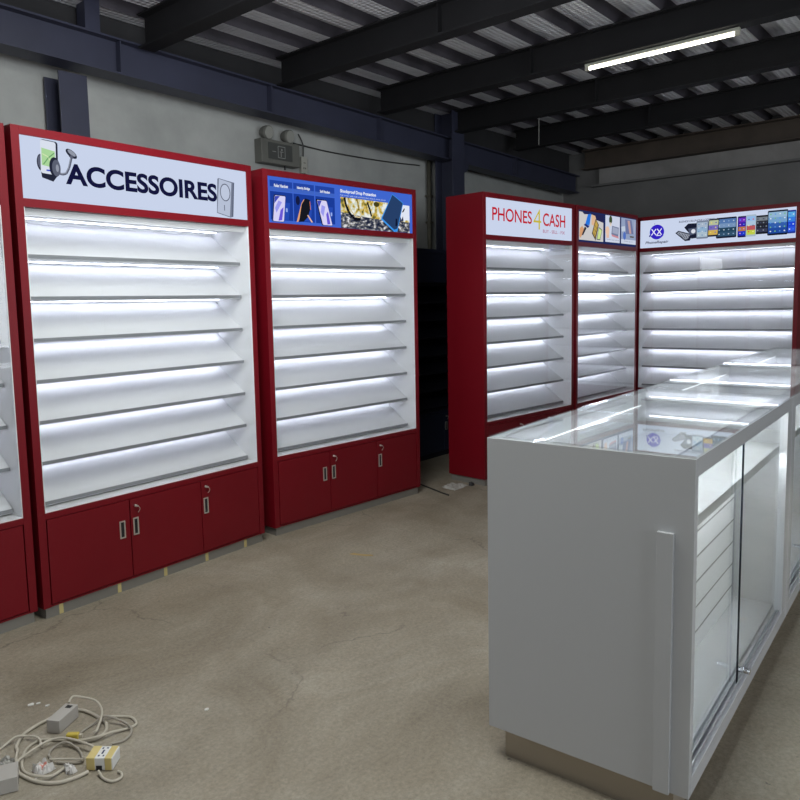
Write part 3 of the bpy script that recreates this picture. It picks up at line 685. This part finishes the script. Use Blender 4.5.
for cx in (-.13, .10):
    m = MB(); c0 = Vector((cx, -.05, .15)); d = Vector((.12, -1, -.15)).normalized()
    m.tube([c0+d*t for t in (-.03, -.028, 0, .03, .05)], [.02, .035, .05, .055, .055], EG, 18)
    o = m.build('lamp_head', r); MB().tube([c0+d*.0505, c0+d*.056], .048, EL, 18).build('lens', o)
    MB().tube([(cx, -.05, .094), (cx, -.05, .11)], .012, EG, 8).build('bracket', r)
MB().tube([(0.07, -.06, -.094), (0.072, -.06, -.125)], .007, BLACK, 8).build('switch', r)
tag(r, 'grey twin-head emergency light box on the left wall below the navy beam', 'emergency light')
sx, sy = BF(4.55, 4.735); r = empty('wall_socket', (sx, sy, 2.73), A3)
MB().box(-.035, .035, -.03, -.001, -.07, .07, pbr('grey_socket_plate', (.34, .34, .30), .5)).build('plate', r, .003)
m = MB(); m.box(-.012, .012, -.0315, -.0302, .015, .02, BLACK); m.box(-.014, -.006, -.0315, -.0302, -.035, -.02, BLACK); m.box(.006, .014, -.0315, -.0302, -.035, -.02, BLACK); m.build('slots', r)
tag(r, 'small grey socket box on the wall beside the emergency light', 'socket')
CAB = pbr('dark_wire', (.03, .03, .028), .6)
def wire(pts, rad, mat, name, label, cat, seg=8):
    o = MB().tube(bez(pts, seg), rad, mat, 6).build(name); tag(o, label, cat); return o
def W3(e, n, z): return (*BF(e, n), z)
wire([W3(4.55, 4.722, 2.80), W3(4.54, 4.71, 2.90), W3(4.50, 4.72, 2.985)], .006, CAB, 'wire', 'short dark wire rising from the wall socket to the navy beam', 'wire')
wire([W3(4.56, 4.722, 2.66), W3(4.555, 4.715, 2.55), W3(4.60, 4.72, 2.40), W3(4.60, 4.72, 2.1)], .006, CAB, 'wire', 'dark wire dropping from the wall socket behind the blue sign cabinet', 'wire')
wire([W3(4.44, 4.72, 2.90), W3(4.9, 4.725, 2.888), W3(5.6, 4.725, 2.90), W3(6.2, 4.725, 2.93)], .006, CAB, 'wire', 'dark wire running along the left wall right of the emergency light', 'wire')
wire([W3(6.45, 3.5, 3.227), W3(6.45, 3.501, 3.12), W3(6.445, 3.499, 2.98)], .003, pbr('pale_wire', (.3, .3, .28), .6), 'wire', 'thin pale wire hanging from the ceiling beam above the phones sign', 'wire')

# ------------------------------------------------------------------ things on the floor
CB = pbr('cream_cable', (.50, .46, .38), .5); CB2 = pbr('grey_cable', (.34, .31, .26), .5)
def cable(pts, rad, mat, label, closed=False, name='power_cable'):
    P_ = [(p[0], p[1], p[2] if len(p) > 2 else rad+.0005) for p in pts]
    o = MB().tube(bez(P_, 9, closed), rad, mat, 8, not closed).build(name); tag(o, label, 'cable', 'cables coiled on the floor'); return o
cable([(1.212, 2.190, .009), (1.175, 2.197), (1.122, 2.221), (1.086, 2.276), (1.071, 2.35), (1.076, 2.401), (1.10, 2.455), (1.128, 2.5), (1.142, 2.533), (1.187, 2.58), (1.242, 2.60), (1.302, 2.605), (1.37, 2.608), (1.412, 2.545), (1.416, 2.429), (1.397, 2.376), (1.364, 2.346), (1.33, 2.347), (1.308, 2.362)], .006, CB, 'thick cream cable forming the large outer loop on the floor')
cable([(1.412, 2.425, .022), (1.440, 2.426, .012), (1.468, 2.407), (1.492, 2.364), (1.479, 2.313), (1.447, 2.308), (1.386, 2.325, .012), (1.335, 2.332, .018), (1.286, 2.375, .012), (1.248, 2.45, .006), (1.215, 2.496, .006), (1.169, 2.495, .006), (1.126, 2.452, .012), (1.093, 2.399), (1.082, 2.34, .012), (1.097, 2.285, .016), (1.128, 2.265, .010), (1.183, 2.276, .008)], .0048, CB, 'cream cable making the wide loop that reaches farthest right')
cable([(1.02, 2.55), (1.099, 2.566), (1.155, 2.568, .020), (1.19, 2.548, .014), (1.204, 2.501, .016), (1.19, 2.45, .01)], .0042, CB, 'thin cream cable entering from the left edge of the photo')
cable([(1.060, 2.405, .022), (1.10, 2.425, .020), (1.147, 2.44, .020), (1.203, 2.45, .020), (1.24, 2.435, .022), (1.262, 2.379, .028), (1.285, 2.300, .024), (1.288, 2.255, .020)], .0042, CB, 'thin cream cable running straight from the left adapter to the taped adapter')
cable([(1.175, 2.352), (1.186, 2.395), (1.217, 2.416, .008), (1.25, 2.394, .018), (1.261, 2.344, .008), (1.250, 2.294), (1.232, 2.262), (1.205, 2.285, .006), (1.178, 2.325, .006)], .0042, CB2, 'small grey cable ring in the middle of the coil')
cable([(1.165, 2.351, .014), (1.205, 2.30, .014), (1.233, 2.253, .016)], .0035, CB, 'short pale lead running into the taped adapter from the bag')
cable([(1.314, 2.424, .004), (1.376, 2.438, .006), (1.415, 2.412, .030), (1.445, 2.36, .016), (1.441, 2.288, .016), (1.42, 2.266, .006), (1.384, 2.256), (1.352, 2.272)], .0042, CB2, 'grey cable curving from the yellow plug round to the right of the taped adapter')
cable([(1.229, 2.158, .014), (1.224, 2.12, .006), (1.233, 2.085), (1.26, 2.078), (1.275, 2.096), (1.274, 2.115)], .0045, CB, 'short cream cable tail curling in front of the taped adapter')
cable([(1.36, 2.565, .057), (1.385, 2.58, .065), (1.415, 2.56, .055), (1.434, 2.50, .050), (1.408, 2.42, .046), (1.36, 2.378, .018), (1.34, 2.362, .022)], .0042, CB, 'cream cable arching out of the upright grey adapter')
ADP = pbr('grey_adapter_case', (.42, .40, .37), .5); YT = pbr('yellow_tape_wrap', (.62, .50, .20), .6); PAP = pbr('white_paper_label', (.72, .72, .70), .6); INK = pbr('navy_print', (.03, .04, .10), .6)
# taped adapter
r = empty('power_adapter', (1.272, 2.195, .0), math.radians(-53.5))
MB().box(-.044, .044, -.034, .034, .002, .044, PAP).build('case', r, .002)
for x0, x1 in ((-.0455, -.016), (.017, .0405)): MB().box(x0, x1, -.0352, .0352, .0015, .0452, YT).build('tape_band', r, .002)
m = MB(); m.box(-.010, -.004, -.024, -.016, .0442, .0446, INK); m.box(.006, .011, -.024, -.016, .0442, .0446, INK); m.box(-.003, .003, -.010, .012, .0442, .0446, INK); m.box(-.011, -.005, .018, .026, .0442, .0446, INK); m.box(.004, .011, .020, .026, .0442, .0446, INK); m.build('printing', r)
MB().box(-.012, .008, -.0357, -.0353, .002, .018, BLACK).build('cable_entry', r)
tag(r, 'white power adapter wrapped in yellow tape at the front of the cable coil', 'power adapter')
r = empty('power_adapter', (1.317, 2.535, .0), math.radians(26))
MB().box(-.058, .058, -.026, .026, .001, .050, ADP).build('case', r, .002)
MB().box(.028, .046, -.012, .010, .0502, .0508, BLACK).build('cable_entry', r)
tag(r, 'plain grey power adapter at the back of the cable coil', 'power adapter')
r = empty('power_adapter', (1.012, 2.352, .0), math.radians(62))
MB().box(-.045, .045, -.042, .042, .001, .050, ADP).build('case', r, .002)
MB().box(-.025, .025, -.0425, -.0421, .012, .016, BLACK).build('seam', r)
tag(r, 'grey power adapter cut off by the left edge, beside the cables', 'power adapter')
m = MB(); m.box(-.022, .022, -.010, .010, .0, .022, pbr('yellow_plug_body', (.55, .42, .06), .5)); r = empty('plug_connector', (1.279, 2.400, .013), math.radians(-50)); m.build('body', r, .004)
MB().box(.0222, .034, -.006, .006, .004, .016, CB).build('strain_relief', r)
tag(r, 'small yellow plug lying on the coiled cables', 'plug')
# crumpled plastic bags
def crumple(cx, cy, wv, hv, mats, name, label, cat, seed, tall=.03):
    random.seed(seed); m = MB(); n = 9
    g = [[(cx+(i/(n-1)-.5)*wv*(1-.35*j/(n-1))+random.uniform(-.004, .004), cy+(j/(n-1)-.5)*hv+random.uniform(-.004, .004),
           .001+(0 if i in (0, n-1) or j in (0, n-1) else random.uniform(.25, 1)*tall)) for j in range(n)] for i in range(n)]
    for i in range(n-1):
        for j in range(n-1): m.poly([g[i][j], g[i+1][j], g[i+1][j+1], g[i][j+1]], mats[0] if len(mats) == 1 or not (2 < i < 6 and 1 < j < 5) else mats[1])
    m.keep = True
    o = m.build(name); tag(o, label, cat); return o
PLA = pbr('clear_plastic_film', (.62, .60, .58), .3); PRD = pbr('red_print_film', (.62, .25, .20), .4); PLA2 = pbr('milky_plastic', (.42, .41, .38), .5)
crumple(1.128, 2.332, .07, .055, [PLA, PRD], 'plastic_bag', 'small crumpled clear bag with red print among the cables', 'plastic bag', 3, .028)
crumple(1.182, 2.255, .03, .05, [PLA], 'plastic_film', 'small twist of clear plastic film beside the red printed bag', 'plastic film', 5, .022)
crumple(1.062, 2.455, .06, .05, [PLA2], 'plastic_wrap', 'clump of milky plastic wrap beside the cut-off adapter', 'plastic wrap', 8, .03)
m = MB(); m.prism([(-.07, -.012), (.03, -.02), (.08, -.006), (.06, .006), (.0, .001), (-.05, .012)], .001, .004, pbr('yellowed_wood_sliver', (.42, .30, .12), .7), 'z')
tag(m.build('wood_sliver', loc=(3.405, 2.80, 0), rz=-1.2), 'yellowish sliver of wood on the floor before the blue sign cabinet', 'debris')
crumple(5.15, 3.22, .22, .16, [PLA2], 'plastic_sheet', 'pale crumpled plastic sheet on the floor by the red phones cabinet', 'plastic sheet', 11, .02)
wire([(4.95, 4.02, .006), (5.1, 3.80, .006), (5.10, 3.62, .006), (5.02, 3.42, .006), (4.93, 3.22, .006), (4.88, 3.10, .006)], .006, CAB, 'power_cable', 'black cable on the floor in the gap between the red cabinets', 'cable')
o = crumple(5.262, 3.12, .04, .04, [BLACK], 'rag', 'small black scrap on the floor at the phones cabinet base', 'rag', 13, .03)
m = MB(); random.seed(4); bits = [(2.98, .585), (3.45, .30)]
tag(MB().prism([(-.03, -.01), (.02, -.016), (.035, .004), (-.01, .014)], .001, .003, pbr('dry_leaf', (.36, .28, .16), .8), 'z').build('paper_scrap', loc=(3.72, .37, 0), rz=.6), 'small tan paper scrap on the floor right of the nearest counter', 'scrap')
random.seed(21)
WP = pbr('white_plaster_chip', (.70, .69, .66), .8)
for i, (x, y) in enumerate([(1.336, 2.755), (1.350, 2.71), (1.315, 2.77), (1.70, 2.18)]):
    s = random.uniform(.008, .014)
    o = MB().prism([(s*math.cos(t)*random.uniform(.7, 1.2), s*math.sin(t)*random.uniform(.5, 1.1)) for t in [k*1.05 for k in range(6)]], 0, .003, WP, 'z').build('plaster_chip', loc=(x, y, .0005))
    tag(o, 'white plaster chip on the bare floor behind the cable coil' if i < 3 else 'lone white plaster chip on the floor right of the cable coil', 'plaster chip', 'plaster chips behind the cable coil' if i < 3 else None)
